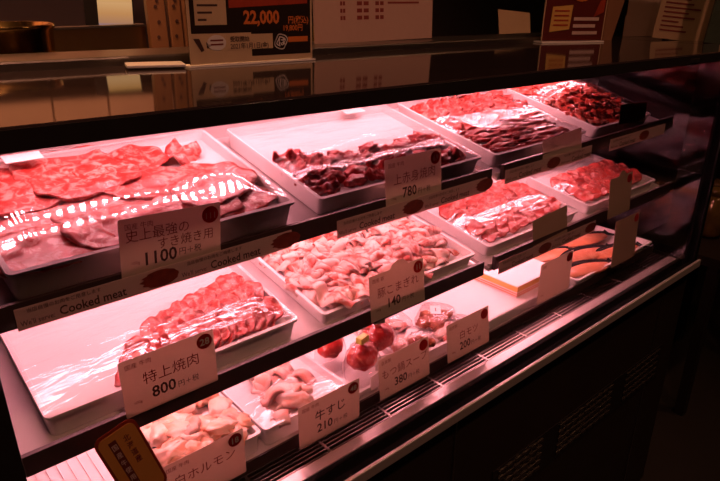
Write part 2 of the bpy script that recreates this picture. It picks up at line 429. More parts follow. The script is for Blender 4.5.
# ------------------------------------------------------------------ meat shapes
def slice_me(name, m, L, Wd, th, wave, curl, seed, nu=14, nv=9, fold=0):
    bm = nb(); rnd = random.Random(seed); top = {}; bot = {}
    def P(i, j):
        u = -1 + 2 * i / nu; v = -1 + 2 * j / nv
        x = u * math.sqrt(1 - v * v / 2.4); y = v * math.sqrt(1 - u * u / 2.4)
        k = 1 + .22 * noise.noise(Vector((x * 1.6 + seed, y * 1.6, seed * 1.7)))
        x *= k * L / 2; y *= k * Wd / 2
        z = wave * noise.noise(Vector((x / L * 3 + seed * 3.1, y / Wd * 2, 5))) + curl * (u * u) * L + wave * .5 * noise.noise(Vector((x / L * 8, y / Wd * 6, seed)))
        if fold: z += fold * math.sin((v + .3 * u) * 3.2 + seed) * Wd * .25
        return Vector((x, y, z))
    for i in range(nu + 1):
        for j in range(nv + 1):
            p = P(i, j); top[i, j] = bm.verts.new(p + Vector((0, 0, th))); bot[i, j] = bm.verts.new(p)
    for i in range(nu):
        for j in range(nv):
            bm.faces.new((top[i, j], top[i + 1, j], top[i + 1, j + 1], top[i, j + 1]))
            bm.faces.new((bot[i, j], bot[i, j + 1], bot[i + 1, j + 1], bot[i + 1, j]))
    for i in range(nu):
        for j in (0, nv): bm.faces.new((top[i, j], top[i + 1, j], bot[i + 1, j], bot[i, j]))
    for j in range(nv):
        for i in (0, nu): bm.faces.new((top[i, j], top[i, j + 1], bot[i, j + 1], bot[i, j]))
    return mesh_from(name, bm, M[m], True)
def scrap_me(name, m, L, Wd, th, seed, ruffle=.012, nu=26, nv=6):
    """thin sliced scrap, crumpled lengthwise in loose folds"""
    bm = nb(); rnd = random.Random(seed * 7 + 3); a = rnd.uniform(0, 6.28)
    pts = []; ang = rnd.uniform(-.4, .4); x = z = 0; ph = rnd.uniform(0, 6.28); fr = rnd.uniform(1.6, 2.8)
    for i in range(nu + 1):
        s = i / nu; ang = 1.25 * math.sin(fr * 2 * PI * s + ph) * (.6 + .4 * math.sin(3 * s + a))
        pts.append((x, z, ang)); x += math.cos(ang) * L / nu; z += math.sin(ang) * L / nu * (ruffle / .012)
    mx = sum(p[0] for p in pts) / len(pts); mz = min(p[1] for p in pts)
    top = {}; bot = {}
    for i, (px, pz, an) in enumerate(pts):
        s = i / nu; wd = Wd * (.55 + .45 * math.sin(PI * min(1, max(0, s * .9 + .05)))) * (1 + .35 * noise.noise(Vector((s * 4, seed, 1))))
        sh = Wd * .5 * noise.noise(Vector((s * 2.5, 3, seed * 1.3)))
        for j in range(nv + 1):
            v = -1 + 2 * j / nv
            y = v * wd / 2 + sh
            dz = .25 * wd * v * noise.noise(Vector((s * 3, seed * 2.2, 9))) - .12 * wd * v * v
            p = Vector((px - mx, y, pz - mz + dz)); n = Vector((-math.sin(an), 0, math.cos(an))) * th
            top[i, j] = bm.verts.new(p + n); bot[i, j] = bm.verts.new(p)
    for i in range(nu):
        for j in range(nv):
            bm.faces.new((top[i, j], top[i + 1, j], top[i + 1, j + 1], top[i, j + 1]))
            bm.faces.new((bot[i, j], bot[i, j + 1], bot[i + 1, j + 1], bot[i + 1, j]))
        for j in (0, nv): bm.faces.new((top[i, j], top[i + 1, j], bot[i + 1, j], bot[i, j]))
    for j in range(nv):
        for i in (0, nu): bm.faces.new((top[i, j], top[i, j + 1], bot[i, j + 1], bot[i, j]))
    return mesh_from(name, bm, M[m], True)
def lump_me(name, m, L, Wd, Hh, seed, rough=.35, fr=2.2):
    bm = nb(); bmesh.ops.create_icosphere(bm, subdivisions=3, radius=1)
    for v in bm.verts:
        n = v.co.normalized()
        k = 1 + rough * noise.noise(n * fr + Vector((seed * 5.3, 0, seed))) + rough * .45 * noise.noise(n * fr * 2.6 + Vector((0, seed, 2)))
        p = n * k
        v.co = Vector((p.x * L / 2, p.y * Wd / 2, max(-.55, p.z) * Hh / 2 + Hh * .27))
    return mesh_from(name, bm, M[m], True)
def place(name, me, label, cat, group, mat):
    o = bpy.data.objects.new(name, me); C.objects.link(o); o.matrix_world = mat
    return tag(o, label, cat, group)

rnd = random.Random(11)
TT = math.atan(.225); TM = math.atan(.18)
flat = lambda u, v: .001
# ---- top shelf, tray 1: sukiyaki slices
t1 = tray('white tray of sukiyaki beef under shiny film, top shelf far left, 1100 yen', .155, .716, 1.05, 1.452, zs_top(1.05), TT, .036, film=lambda u, v: .006, fm='filmflat', sticker=(.24, .93), seed=1)
V = [slice_me('sukiyaki_slice', 'sukiyaki', .130, .085, .003, .0045, .012, s, 22, 14) for s in range(5)]
lay = [(.23, .36, .1), (.36, .36, .3), (.24, .26, -.1), (.38, .27, .15), (.25, .15, .05), (.38, .16, -.2), (.24, .07, .1), (.38, .075, .05), (.47, .31, .4), (.50, .20, -.3), (.52, .08, .1), (.60, .14, .5)]
for k, (x, y, r) in enumerate(lay):
    place('beef_slice', V[k % 5], 'wide thin red sukiyaki beef slice spread in the far left top tray', 'meat', 'sukiyaki slices in the 1100 yen tray',
          t1.at(x, y, .0015 + .0020 * (k % 4) + (.002 if k > 7 else 0), RZ(r)))
me = slice_me('folded_slice', 'sukiyaki', .075, .06, .004, .012, .03, 9, fold=.8)
place('beef_slice', me, 'single folded beef slice peaking at the back of the 1100 yen tray', 'meat', None, t1.at(.612, .315, .004, RZ(.7) @ Matrix.Scale(.8, 4)))
place('beef_slice', V[3], 'thin beef slice in the front right corner of the 1100 yen tray', 'meat', None, t1.at(.635, .075, .002, RZ(.2) @ Matrix.Scale(.7, 4)))
place('beef_slice', V[2], 'pale thin beef slice at the right edge of the 1100 yen tray', 'meat', None, t1.at(.632, .21, .003, RZ(-.5) @ Matrix.Scale(.62, 4)))

# ---- tray 2: dark chunks along the front edge
t2 = tray('big white tray with dark beef chunks only along its front, 780 yen', .782, 1.345, 1.05, 1.455, zs_top(1.05) + .002, TT, .028, film=lambda u, v: .001 + .011 * math.exp(-((v - .20) / .17) ** 2), sticker=(.74, .95), seed=2)
V = [slice_me('beef_chunk', 'beefdark', .046, .028, .006, .012, .03, s + 30, 16, 10, fold=.5) for s in range(6)] + [lump_me('beef_chunk', 'beefdark', .042, .026, .016, s, .55, 3) for s in range(4)]
k = 0
for x, y in [(.825, .095), (.83, .165), (.835, .205), (.90, .205), (.84, .055), (.85, .13), (.89, .095), (.925, .045), (.93, .14), (.965, .09), (1.0, .045), (1.01, .135), (1.04, .085), (1.075, .045), (1.08, .13), (1.115, .09), (1.15, .045), (1.155, .14), (1.19, .09), (1.225, .045), (1.235, .135), (1.27, .085), (1.29, .05), (1.295, .14), (.90, .165), (.985, .17), (1.07, .165), (1.20, .17), (1.275, .175)]:
    place('beef_chunk', V[k % 10], 'dark red beef chunk along the front of the 780 yen tray', 'meat', 'dark beef chunks in the 780 yen tray',
          t2.at(x, y, .002 + .003 * (k % 3), RZ(rnd.uniform(-.5, .5)) @ RX(rnd.uniform(-.25, .25)))); k += 1

# ---- tray 3: pale pile behind, long dark strips in front
t3 = tray('white tray of sliced beef under glaring film, third on the top shelf', 1.405, 1.885, 1.05, 1.462, zs_top(1.05), TT, .025, film=lambda u, v: .004 + .010 * math.exp(-((v - .45) / .3) ** 2), sticker=(.62, .95), seed=3)
V = [slice_me('beef_piece', 'yaki', .042, .030, .004, .008, .05, s + 10, 14, 9) for s in range(5)]
k = 0
for j in range(4):
    for i in range(8):
        place('beef_slice', V[k % 5], 'small bright beef slice in the back rows of the third top tray', 'meat', 'back rows of the third top tray',
              t3.at(1.45 + i * .056 + .01 * (j % 2), .20 + j * .053, .005 + .002 * (k % 2), RY(-.30) @ RZ(rnd.uniform(-.4, .4)))); k += 1
V = [slice_me('beef_strip', 'beefdark', .15, .017, .005, .006, .0, s + 40, 22, 6) for s in range(4)]
for k in range(18):
    place('beef_strip', V[k % 4], 'long dark beef strip lying along the front of the third top tray', 'meat', 'front strips of the third top tray',
          t3.at(1.575 + .14 * (k % 2), .035 + .017 * (k // 2), .002 + .003 * (k % 2), RZ(rnd.uniform(-.12, .12)) @ RX(rnd.uniform(-.5, .5))))

# ---- tray 4: heap of scraps
t4 = tray('white tray heaped with red beef scraps, right end of the top shelf', 1.948, 2.33, 1.05, 1.445, zs_top(1.05), TT, .026, film=lambda u, v: .006 + .034 * math.sin(PI * u) * math.sin(PI * min(1, .15 + .85 * v)), seed=4)
V = [scrap_me('beef_scrap', 'ground', .062, .020, .0022, s, .010) for s in range(8)]
V0 = [slice_me('beef_scrap', 'ground', .085, .06, .003, .008, .02, s + 90, 16, 10) for s in range(3)]
for k in range(12):
    place('beef_scrap', V0[k % 3], 'crumpled red beef scrap in the heap on the right end top tray', 'meat', 'beef scraps in the right end top tray',
          t4.at(2.03 + .074 * (k % 4), .07 + .125 * (k // 4), .002 + .007 * (k // 4 == 1) + .003 * (k % 2), RZ(k * 1.1)))
for k in range(95):
    u, v = rnd.uniform(.09, .91), rnd.uniform(.06, .94)
    hh = .034 * math.sin(PI * u) * math.sin(PI * v)
    place('beef_scrap', V[k % 8], 'crumpled red beef scrap in the heap on the right end top tray', 'meat', 'beef scraps in the right end top tray',
          t4.at(1.948 + (2.33 - 1.948) * u, .395 * v, .002 + hh * rnd.uniform(.5, 1.0), RZ(rnd.uniform(0, 6.28)) @ RX(rnd.uniform(-.3, .3))))

# ---- middle shelf
m1 = tray('large white tray with a row of special beef slices, left of the middle shelf', .161, .713, 1.05, 1.452, zs_mid(1.05), TM, .034, film=lambda u, v: .002 + .005 * math.exp(-((v - .30) / .28) ** 2) * min(1, u * 1.4), seed=5)
V = [slice_me('grill_slice', 'yaki', .050, .036, .003, .005, .06, s + 60, 14, 9) for s in range(6)]
k = 0
for row, (y0, x0_, dz) in enumerate(((.115, .42, .001), (.080, .36, .004), (.045, .335, .003))):
    for i in range(15):
        x = x0_ + .024 * i
        if x > .675: continue
        y = y0 + (.085, .055, .015)[row] * max(0, x - .36) / .3
        place('beef_slice', V[k % 6], 'bright red beef slice overlapped in the row on the 800 yen tray', 'meat', 'beef slices on the 800 yen tray',
              m1.at(x, y, .004 + dz + .0012 * (k % 2), RY(-.42) @ RZ(1.2 + rnd.uniform(-.3, .3)))); k += 1
m2 = tray('white tray heaped with fatty pork scraps in the middle of the shelf, 140 yen', .785, 1.353, 1.05, 1.452, zs_mid(1.05), TM, .022, seed=6)
V = [scrap_me('pork_scrap', 'pork', .085, .032, .0018, s + 20, .011, 30, 8) for s in range(10)]
for k in range(170):
    u, v = rnd.uniform(.07, .93), rnd.uniform(.09, .93)
    e = min(1, .25 + 5 * min(u, 1 - u, v, 1 - v))
    place('pork_scrap', V[k % 10], 'pale fatty pork scrap loosely crumpled in the 140 yen tray', 'meat', 'pork scraps in the 140 yen tray',
          m2.at(.785 + .568 * u, .40 * v, .001 + .016 * e * rnd.uniform(.0, 1.0), RZ(rnd.uniform(0, 6.28)) @ RX(rnd.uniform(-.3, .3))))
m3 = tray('white tray of overlapped beef slices beside the pork scraps, middle shelf', 1.411, 1.912, 1.05, 1.40, zs_mid(1.05), TM, .024, film=lambda u, v: .003 + .012 * math.exp(-((v - .4) / .28) ** 2), seed=7)
V2 = [slice_me('short_slice', 'yaki', .048, .034, .003, .005, .06, s + 80, 14, 9) for s in range(6)]
k = 0
for row, y0 in enumerate((.225, .165, .105, .055)):
    for i in range(8):
        place('beef_slice', V2[k % 6], 'red beef slice overlapped in rows on the third middle shelf tray', 'meat', 'beef slices on the third middle tray',
              m3.at(1.475 + i * .053 + .01 * (row % 2), y0 + .004 * i, .011 + .001 * (k % 2), RY(-.42) @ RZ(1.2 + rnd.uniform(-.3, .3)))); k += 1
m4 = tray('white tray of sliced beef at the right end of the middle shelf', 1.98, 2.481, 1.05, 1.335, zs_mid(1.05), TM, .024, film=lambda u, v: .003 + .010 * math.exp(-((v - .4) / .28) ** 2), seed=8)
k = 0
for row, y0 in enumerate((.175, .12, .065)):
    for i in range(8):
        place('beef_slice', V2[k % 6], 'red beef slice overlapped in rows on the right end middle tray', 'meat', 'beef slices on the right end middle tray',
              m4.at(2.045 + i * .053 + .01 * (row % 2), y0, .011 + .001 * (k % 2), RY(-.42) @ RZ(1.2 + rnd.uniform(-.3, .3)))); k += 1

# ---- bottom deck
ZD = -1.0395
b = nb()
a0 = W(.10, 1.05, ZD); a1 = W(.31, 1.45, ZD)
box(b, a0.x, a1.x, a0.y, a1.y, a0.z, a0.z + .014)
for k in range(9):
    x = a0.x + .006 + k * .0135
    box(b, x, x + .006, a0.y, a1.y, a0.z + .013, a0.z + .017)
tag(obj('ribbed_board', b, M['tray']), 'white ribbed plastic board at the left end of the bottom deck', 'board')
def deck_tray(label, x0, x1, yb=1.40, h=.034, film=None, fm='film', m='tray', seed=0, yf=1.05):
    return tray(label, x0, x1, yf, yb, ZD, 0, h, m, film, fm, None, seed)
b1 = deck_tray('white tray of pale offal pieces on the bottom deck, number 18', .335, .600)
V = [lump_me('offal_piece', 'offal', .052, .034, .022, s + 3, .45, 2.6) for s in range(7)]
for k in range(44):
    u, v = rnd.uniform(.14, .86), rnd.uniform(.08, .88)
    place('offal_piece', V[k % 7], 'pale orange offal piece heaped in the number 18 tray', 'meat', 'offal pieces in the number 18 tray',
          b1.at(.335 + .265 * u, .35 * v, .002 + .020 * math.sin(PI * u) * rnd.uniform(.2, 1), RZ(rnd.uniform(0, 6.28)) @ RX(rnd.uniform(-.4, .4))))
b2 = deck_tray('white tray with a small heap of beef tendon, second on the bottom deck', .607, .878, film=lambda u, v: .002 + .006 * math.sin(PI * u) * math.sin(PI * v), seed=10)
V = [scrap_me('tendon_piece', 'tendon', .085, .028, .007, s + 50, .012) for s in range(5)] + [lump_me('tendon_piece', 'tendon', .06, .03, .024, s + 20, .45) for s in range(4)]
for k, (x, y) in enumerate([(.68, .05), (.69, .10), (.70, .16), (.72, .21), (.74, .15), (.76, .23), (.77, .18), (.745, .08), (.72, .04), (.785, .21), (.78, .12), (.70, .07), (.76, .12)]):
    place('tendon_piece', V[k % 9], 'pinkish white beef tendon piece heaped in the second bottom tray', 'meat', 'tendon pieces in the second bottom tray',
          b2.at(x, y, .002 + .006 * (k % 3), RZ(rnd.uniform(0, 6.28)) @ RX(rnd.uniform(-.3, .3))))
b3 = deck_tray('low white tray under the three tied red pouches', .886, 1.118, h=.014)
b4 = deck_tray('pale tray of bagged simmered meat, fourth on the bottom deck', 1.125, 1.405, h=.024)
def pouch(label, X, dy, sc, rz, tp):
    base = b3.at(X, dy, .0, RZ(rz) @ Matrix.Scale(sc, 4))
    t = thing('pickle_pouch', label, 'pouch', base, 'tied red pouches on the bottom deck')
    bm = nb(); lathe(bm, [(.022, 0), (.030, .006), (.033, .022), (.032, .042), (.026, .058), (.015, .068), (.006, .073), (.006, .082), (.013, .094)], 28)
    for v in bm.verts:
        a = math.atan2(v.co.y, v.co.x); k = 1 + .10 * math.sin(7 * a + v.co.z * 60) * (1 if v.co.z > .05 else .35)
        v.co.x *= k; v.co.y *= k * .86
    obj('bag', bm, M['pouch'], t, True)
    bm = nb(); bmesh.ops.create_icosphere(bm, subdivisions=4, radius=1)
    for v in bm.verts:
        n = v.co.normalized(); k = 1 + .13 * noise.noise(n * 3 + Vector((X * 9, 0, 0)))
        v.co = Vector((n.x * k * .0265, n.y * k * .0230, .046 + n.z * k * .022))
    c = obj('red_filling', bm, M['kimchi'], t, True)
    bm = box(nb(), -.010, .010, -.006, .006, .072, .083, .0015); obj('closing_tape', bm, M[tp], t)
    s = obj('printed_label', box(nb(), -.019, .019, -.0315, -.0300, .004, .030), M['pack'], t); s['label'] = 'white printed label on the pouch front'
pouch('tied clear pouch of red pickle, rearmost of three, yellow tape on top', .935, .165, .95, .5, 'tape')
pouch('tied clear pouch of red pickle, front left of three, above the 48 card', .962, .055, 1.05, .2, 'tape')
pouch('tied clear pouch of red pickle with dark tape, right of three', 1.062, .10, 1.08, -.3, 'tapedark')
def bag(label, X, dy, z, rz, w, d, fill, lab):
    t = thing('vacuum_bag', label, 'food bag', b4.at(X, dy, z, RZ(rz)), 'clear bags of meat on the bottom deck')
    bm = nb(); bmesh.ops.create_icosphere(bm, subdivisions=4, radius=1)
    for v in bm.verts:
        n = v.co.normalized(); sx = math.copysign(abs(n.x) ** .6, n.x); sy = math.copysign(abs(n.y) ** .6, n.y)
        k = 1 + .06 * noise.noise(n * 5 + Vector((X * 20, 1, 0)))
        v.co = Vector((sx * w / 2 * k, sy * d / 2 * k, .014 + n.z * .0135 * k))
    obj('clear_film', bm, M['pouch'], t, True)
    for q in range(5):
        me = lump_me('meat_lump', fill, w * .42, d * .42, .016, q + X * 10, .4)
        o = obj('meat_lump', me, None, t); o.location = ((q % 3 - 1) * w * .22, (q // 3 - .4) * d * .34, .004); o.rotation_euler = (0, 0, q)
    if lab:
        s = obj('white_sticker', box(nb(), -.016, .016, -.010, .010, .0275, .0283), M['pack'], t); s.rotation_euler = (0, 0, .3)
        bm = nb()
        for k in range(2):
            box(bm, -.006 + .006 * k, -.001 + .006 * k, -.001, .001, .0284, .0286)
        m_ = obj('sticker_mark', bm, M['ink'], s)
bag('clear bag of pale meat with a white sticker, behind the 380 yen card', 1.175, .075, .001, .3, .085, .062, 'tendon', True)
bag('clear bag of brown meat lying left of the 200 yen card', 1.165, .02, .020, -.2, .055, .04, 'brownmeat', False)
bag('clear bag of brown simmered meat at the back right of the fourth bottom tray', 1.335, .125, .003, .5, .095, .07, 'brownmeat', True)
bag('clear bag of pale pork lying in front of the brown simmered bag', 1.33, .035, .001, .1, .10, .055, 'pork', False)
bag('clear bag of pale pork at the back left of the fourth bottom tray', 1.185, .20, .001, -.2, .10, .07, 'pork', False)
b = boxu(1.415, 1.935, 1.052, 1.42, ZD, ZD + .036, .003)
tag(obj('cutting_board', b, M['tray']), 'plain white slab lying empty on the bottom deck, right of the bags', 'board')
def carton(label, x0, x1, y0, y1, z, h):
    t = thing('food_carton', label, 'carton', TV(W((x0 + x1) / 2, (y0 + y1) / 2, z)), 'cartons on the white slab')
    w, d = (x1 - x0) * S / 2, (y1 - y0) * S / 2
    obj('box_body', box(nb(), -w, w, -d, d, 0, h, .001), M['pack'], t)
    bm = nb(); box(bm, -w - .0005, w + .0005, -d - .0005, d + .0005, h * .50, h * .92); obj('yellow_band', bm, M['yellow'], t)
    bm = nb(); box(bm, -w - .0005, w + .0005, -d - .0005, d + .0005, h * .30, h * .38); box(bm, -w - .0005, w + .0005, -d - .0005, d + .0005, h * .12, h * .2); obj('orange_line', bm, M['orange'], t)
carton('flat white carton with yellow and orange bands lying on the white slab', 1.655, 1.90, 1.09, 1.36, ZD + .0366, .026)
b6 = deck_tray('pale tray of cured fish at the right end of the bottom deck', 1.95, 2.53, h=.018, yf=1.03, yb=1.36)
def fish(label, X, dy, z, rz, L):
    t = thing('fish_fillet', label, 'fish', b6.at(X, dy, z, RZ(rz)), 'cured fish on the bottom deck')
    def body(y0, y1, zt, dz):
        bm = nb(); n = 22; m_ = 8; rows = []
        for i in range(n + 1):
            s = i / n; w = max(.06, math.sin(PI * min(1, s * .92 + .06)) ** .7) * (1 if s < .86 else 1 - (s - .86) * 2 + (s - .86) * 4)
            row = []
            for j in range(m_ * 2):
                a = 2 * PI * j / (m_ * 2)
                yy = (y0 + y1) / 2 + (y1 - y0) / 2 * math.cos(a)
                row.append(bm.verts.new(((s - .5) * L, yy * w, zt * (.5 + .5 * math.sin(a)) * (.4 + .6 * w) + dz)))
            rows.append(row)
        for a, c in zip(rows, rows[1:]):
            for k in range(m_ * 2): bm.faces.new((a[k], a[(k + 1) % (m_ * 2)], c[(k + 1) % (m_ * 2)], c[k]))
        bm.faces.new(rows[0][::-1]); bm.faces.new(rows[-1]); return bm
    obj('flesh', body(-.030, .030, .015, 0), M['fish'], t, True)
    obj('dark_skin', body(.012, .030, .010, .0075), M['fishskin'], t, True)
    bm = nb(); prism(bm, [(0, -.004), (.03, -.022), (.022, 0), (.03, .022), (0, .004)], 0, .003)
    tl = obj('tail', bm, M['fishskin'], t); tl.rotation_euler = (PI / 2, 0, 0); tl.location = (L / 2 - .012, 0, .006)
fish('cured fish fillet at the front left of the fish tray', 2.08, .045, .002, -.25, .15)
fish('cured fish fillet in the middle of the fish tray, dark skin showing', 2.20, .12, .004, -.22, .16)
fish('cured fish fillet at the back of the fish tray', 2.33, .20, .006, -.2, .16)
fish('cured fish fillet at the front right of the fish tray', 2.33, .05, .003, -.25, .15)
fish('cured fish fillet at the back left, right of the carton', 2.08, .22, .002, -.2, .15)

# ------------------------------------------------------------------ price cards
CW, CH = .114, .073
def card(label, x0, ztop, number=None, name=(), price=None, unit='円＋税', head='国産 牛肉', lean=0, rot=0, y=.997, w=CW, h=CH, yaw=0, mat='card', blob=False, hand=False):
    z0 = ztop * S - h * math.cos(lean)
    base = T(x0 * S + w / 2, y * S, H + z0) @ RZ(yaw) @ RY(rot) @ RX(-lean)
    t = thing('price_card', label, 'price card', base)
    pts = [(x, z + h / 2) for x, z in rrect(w, h, .0015, 2)]
    if blob:   # torn-looking picture rising over the top edge
        pts = [(-w / 2, 0), (w / 2, 0), (w / 2, h), (w * .22, h), (w * .14, h + .008), (w * .02, h + .011), (-w * .08, h + .007), (-w * .12, h), (-w / 2, h)]
    obj('card_sheet', prism(nb(), pts, 0, .0006), M[mat], t)
    yy = -.0003
    b = nb()
    if head: text_bm(b, head, .0072, -w / 2 + .006, h - .012, yy)
    if head and not hand:
        text_bm(b, '100g', .0052, -w / 2 + .010, .014, yy)
    if b.verts: obj('small_print', b, M['inkred'], t)
    else: b.free()
    if name:
        b = nb()
        if len(name) == 2:
            text_bm(b, name[0], .0150, -w / 2 + .006, h * .615, yy, sx=.95); text_bm(b, name[1], .0140, w / 2 - .010, h * .405, yy, 'RIGHT', sx=.95)
        else:
            text_bm(b, name[0], .0175 if not hand else .0195, 0 if hand else .001, h * .49, yy, 'CENTER', bold=.012 if hand else 0)
        obj('product_name', b, M['ink' if hand else 'inkred'], t)
    if price:
        b = nb(); text_bm(b, price, .0205, .004, .0105 if len(name) == 2 else .014, yy, 'RIGHT', bold=.02, sx=.95); text_bm(b, unit, .0095, .006, .014, yy, sx=.95)
        obj('price_figure', b, M['ink'], t)
    if number:
        c = obj('number_badge', disc(nb(), w / 2 - .0125, h - .0125, .0098, -.0006, 0), M['badge'], t)
        if number.strip():
            b = nb(); text_bm(b, number, .0125 if len(number) < 3 else .010, w / 2 - .0125, h - .0168, -.0009, 'CENTER', bold=.015)
            obj('badge_number', b, M['inkpale'], c)
    return t
card('1100 yen price card with badge 111 before the far left top tray', .318, -.366, '111', ('史上最強の', 'すき焼き用'), '1100', rot=.05, lean=-.06, h=.066)
card('780 yen price card with badge 69 before the dark beef chunks', .942, -.372, '69', ('上赤身焼肉',), '780', lean=.08)
card('800 yen price card with badge 28 on the left of the middle shelf', .286, -.628, '28', ('特上焼肉',), '800')
card('140 yen price card with a picture peak over its top edge, pork scraps tray', .898, -.655, '11', ('豚こまぎれ',), '140', lean=.10, head='国産 豚', blob=True)
card('price card with badge 18 before the pale offal at the bottom left', .333, -.898, '18', ('白ホルモン',), None, head='国産 牛肉', y=1.0)
card('handwritten price card with badge 48 before the tendon tray', .668, -.918, '48', ('牛すじ',), '210', hand=True, unit='円＋税')
card('380 yen price card before the three red pouches', .932, -.905, ' ', ('もつ鍋スープ',), '380', lean=.10, head='自家製', unit='円＋税')
card('200 yen price card at the front of the bagged simmered meat', 1.20, -.905, ' ', ('白モツ',), '200', lean=.12, head='自家製')
card('slanting plain price card before the third top tray, under the sliced beef', 1.58, -.418, None, (), None, head=None, rot=-.06, lean=.12, h=.050, w=.125)
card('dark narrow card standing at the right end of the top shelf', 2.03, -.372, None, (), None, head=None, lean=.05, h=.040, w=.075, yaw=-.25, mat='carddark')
card('plain slanting price card before the third middle shelf tray', 1.585, -.672, None, (), None, head=None, rot=-.05, lean=.12, h=.075, mat='cardshade')
card('plain price card with a bumpy top before the right end middle tray', 2.03, -.632, ' ', (), None, head=None, lean=.08, h=.088, w=.095, blob=True, mat='cardshade')
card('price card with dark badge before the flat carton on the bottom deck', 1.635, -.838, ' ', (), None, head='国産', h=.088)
card('tall plain price card before the cured fish, right end of the bottom deck', 2.12, -.812, ' ', (), None, head=None, h=.112, w=.108, lean=.05, mat='cardshade')

# ------------------------------------------------------------------ banners on the shelf lips
def banner(label, x0, x1, zt, zb, parts):
    y = .990
    w = (x1 - x0) * S; h = (zt - zb) * S
    t = thing('shelf_banner', label, 'banner', T((x0 + x1) / 2 * S, y * S, H + zb * S), 'cooked meat banners on the shelf lips')
    obj('banner_strip', box(nb(), -w / 2, w / 2, 0, .0006, 0, h), M['strip'], t)
    b = nb()
    x = -w / 2 + .004
    for kind in parts:
        if kind == 't':
            text_bm(b, "We'll serve:", .0078, x - .001, .004, -.0003, sx=.82)
            text_bm(b, 'Cooked meat', .0135, x + .034, .004, -.0003, bold=.015, sx=.88)
            text_bm(b, '当店自慢のお肉をご用意します', .0050, x + .006, .0168, -.0003)
            x += .117
        elif kind == 'h':
            text_bm(b, "We'll serve:", .0078, x - .001, .004, -.0003, sx=.82); x += .043
        else:
            p = nb(); n = 26
            prism(p, [(x + .021 + .021 * math.cos(2 * PI * k / n) * (1 + .12 * math.sin(3 * k)), h * .5 + h * .42 * math.sin(2 * PI * k / n)) for k in range(n)], -.0005, 0)
            obj('steak_picture', p, M['photo'], t); x += .046
    obj('banner_lettering', b, M['ink'], t)
    return t
banner("cooked meat banner on the left of the top shelf lip, under the 1100 yen card", .146, .668, -.466, -.504, 'tptp')
banner("cooked meat banner under the 780 yen card on the top shelf lip", .788, 1.305, -.477, -.518, 'tptp')
banner("cooked meat banner on the top shelf lip, right of the shelf gap", 1.385, 1.835, -.474, -.514, 'tpt')
banner("cooked meat banner at the right end of the top shelf lip", 1.95, 2.345, -.474, -.514, 'tp')
banner("cooked meat banner on the lip of the right middle shelf", 1.395, 1.935, -.755, -.795, 'tptp')

# ------------------------------------------------------------------ brown sticker sign on the inside of the glass
t = thing('window_sticker', 'rounded orange sign with brown border tilted on the glass at the lower left', 'sign', T(.252 * S, .8895 * S, H - .760 * S) @ RY(math.radians(-15)) @ Matrix.Diagonal((.72, 1, 1, 1)))
obj('border', prism(nb(), rrect(.062, .104, .012, 6), 0, .001), M['badge'], t)
t.children[0].data.materials[0] = paper('sign_brown', (.30, .05, .025), .3)
f = obj('orange_face', prism(nb(), rrect(.054, .096, .009, 6), -.0006, 0), paper('sign_orange', (.90, .40, .10), .40), t)
b = rect(nb(), -.0145, -.0035, -.040, .040, -.0008); o = obj('dark_band', b, pbr('sign_dark', (.13, .02, .015), .5, var=.1), t)
b = nb()
for k, ch in enumerate('国産牛使用店'): text_bm(b, ch, .0085, -.009, .028 - .0115 * k, -.0010, 'CENTER')
obj('band_lettering', b, M['inkpale'], t)
b = nb()
for k, ch in enumerate('北海道産'): text_bm(b, ch, .0095, .010, .030 - .0105 * k, -.0009, 'CENTER', bold=.02)
obj('side_lettering', b, M['inkred'], t)

# ------------------------------------------------------------------ things standing on the counter top
def holder(t, w, h, pm, lean=.0):
    obj('poster_sheet', box(nb(), -w / 2, w / 2, 0, .001, .003, h), M[pm], t)
    obj('clear_cover', box(nb(), -w / 2 - .003, w / 2 + .003, -.003, -.0015, .002, h + .002), M['acrylic'], t)
    obj('holder_foot', box(nb(), -w / 2 - .003, w / 2 + .003, -.004, .020, 0, .002), M['white'], t)
t = thing('menu_sign', 'large dark framed sign with 22,000 yen price standing on the counter, left', 'sign', T(.822 * S, 1.340 * S, ztop(.82) + .0004) @ RZ(-.01) @ RY(.02) @ Matrix.Scale(1.08, 4))
w, h = .188, .265
holder(t, w, h, 'poster')
y = -.0008
obj('paper_border', box(nb(), -w / 2, w / 2, -.0003, 0, .003, h), M['cream'], t)
obj('dark_panel', rect(nb(), -w / 2 + .004, w / 2 - .003, .040, h - .004, -.0005), M['poster'], t)
obj('dark_strip', rect(nb(), -.005, w / 2 - .003, .010, .042, -.0005), M['poster'], t)
b = rect(nb(), -w / 2 + .010, -.040, .050, .125, y); obj('course_list', b, M['cream'], t)
b = nb()
for k in range(8):
    rect(b, -w / 2 + .014, -w / 2 + .026 + .008 * ((k * 7) % 3), .055 + .0085 * k, .0575 + .0085 * k, y - .0002)
obj('list_lines', b, M['ink'], t)
b = nb(); prism(b, [(-.036, .070), (.086, .076), (.086, .20), (-.036, .20)], y - .0001, y); obj('dish_photo', b, M['redprint'], t)
b = nb(); text_bm(b, '22,000', .0225, -.016, .051, y - .0006, bold=.035, sx=.9); text_bm(b, '円(税込)', .0105, .053, .051, y - .0006, bold=.02, sx=.9)
obj('price_lettering', b, M['orange'], t)
b = nb(); text_bm(b, '19,800円', .010, .044, .041, y - .0006, bold=.02, sx=.9); obj('second_price', b, M['orange'], t)
obj('date_box', rect(nb(), -.040, .028, .019, .038, y), M['cream'], t)
b = nb(); text_bm(b, '受取開始', .0072, -.037, .0295, y - .0003, bold=.02); text_bm(b, '2021年1月1日(金)', .0082, -.037, .0205, y - .0003, bold=.02, sx=.93); obj('date_lettering', b, M['ink'], t)
b = nb()
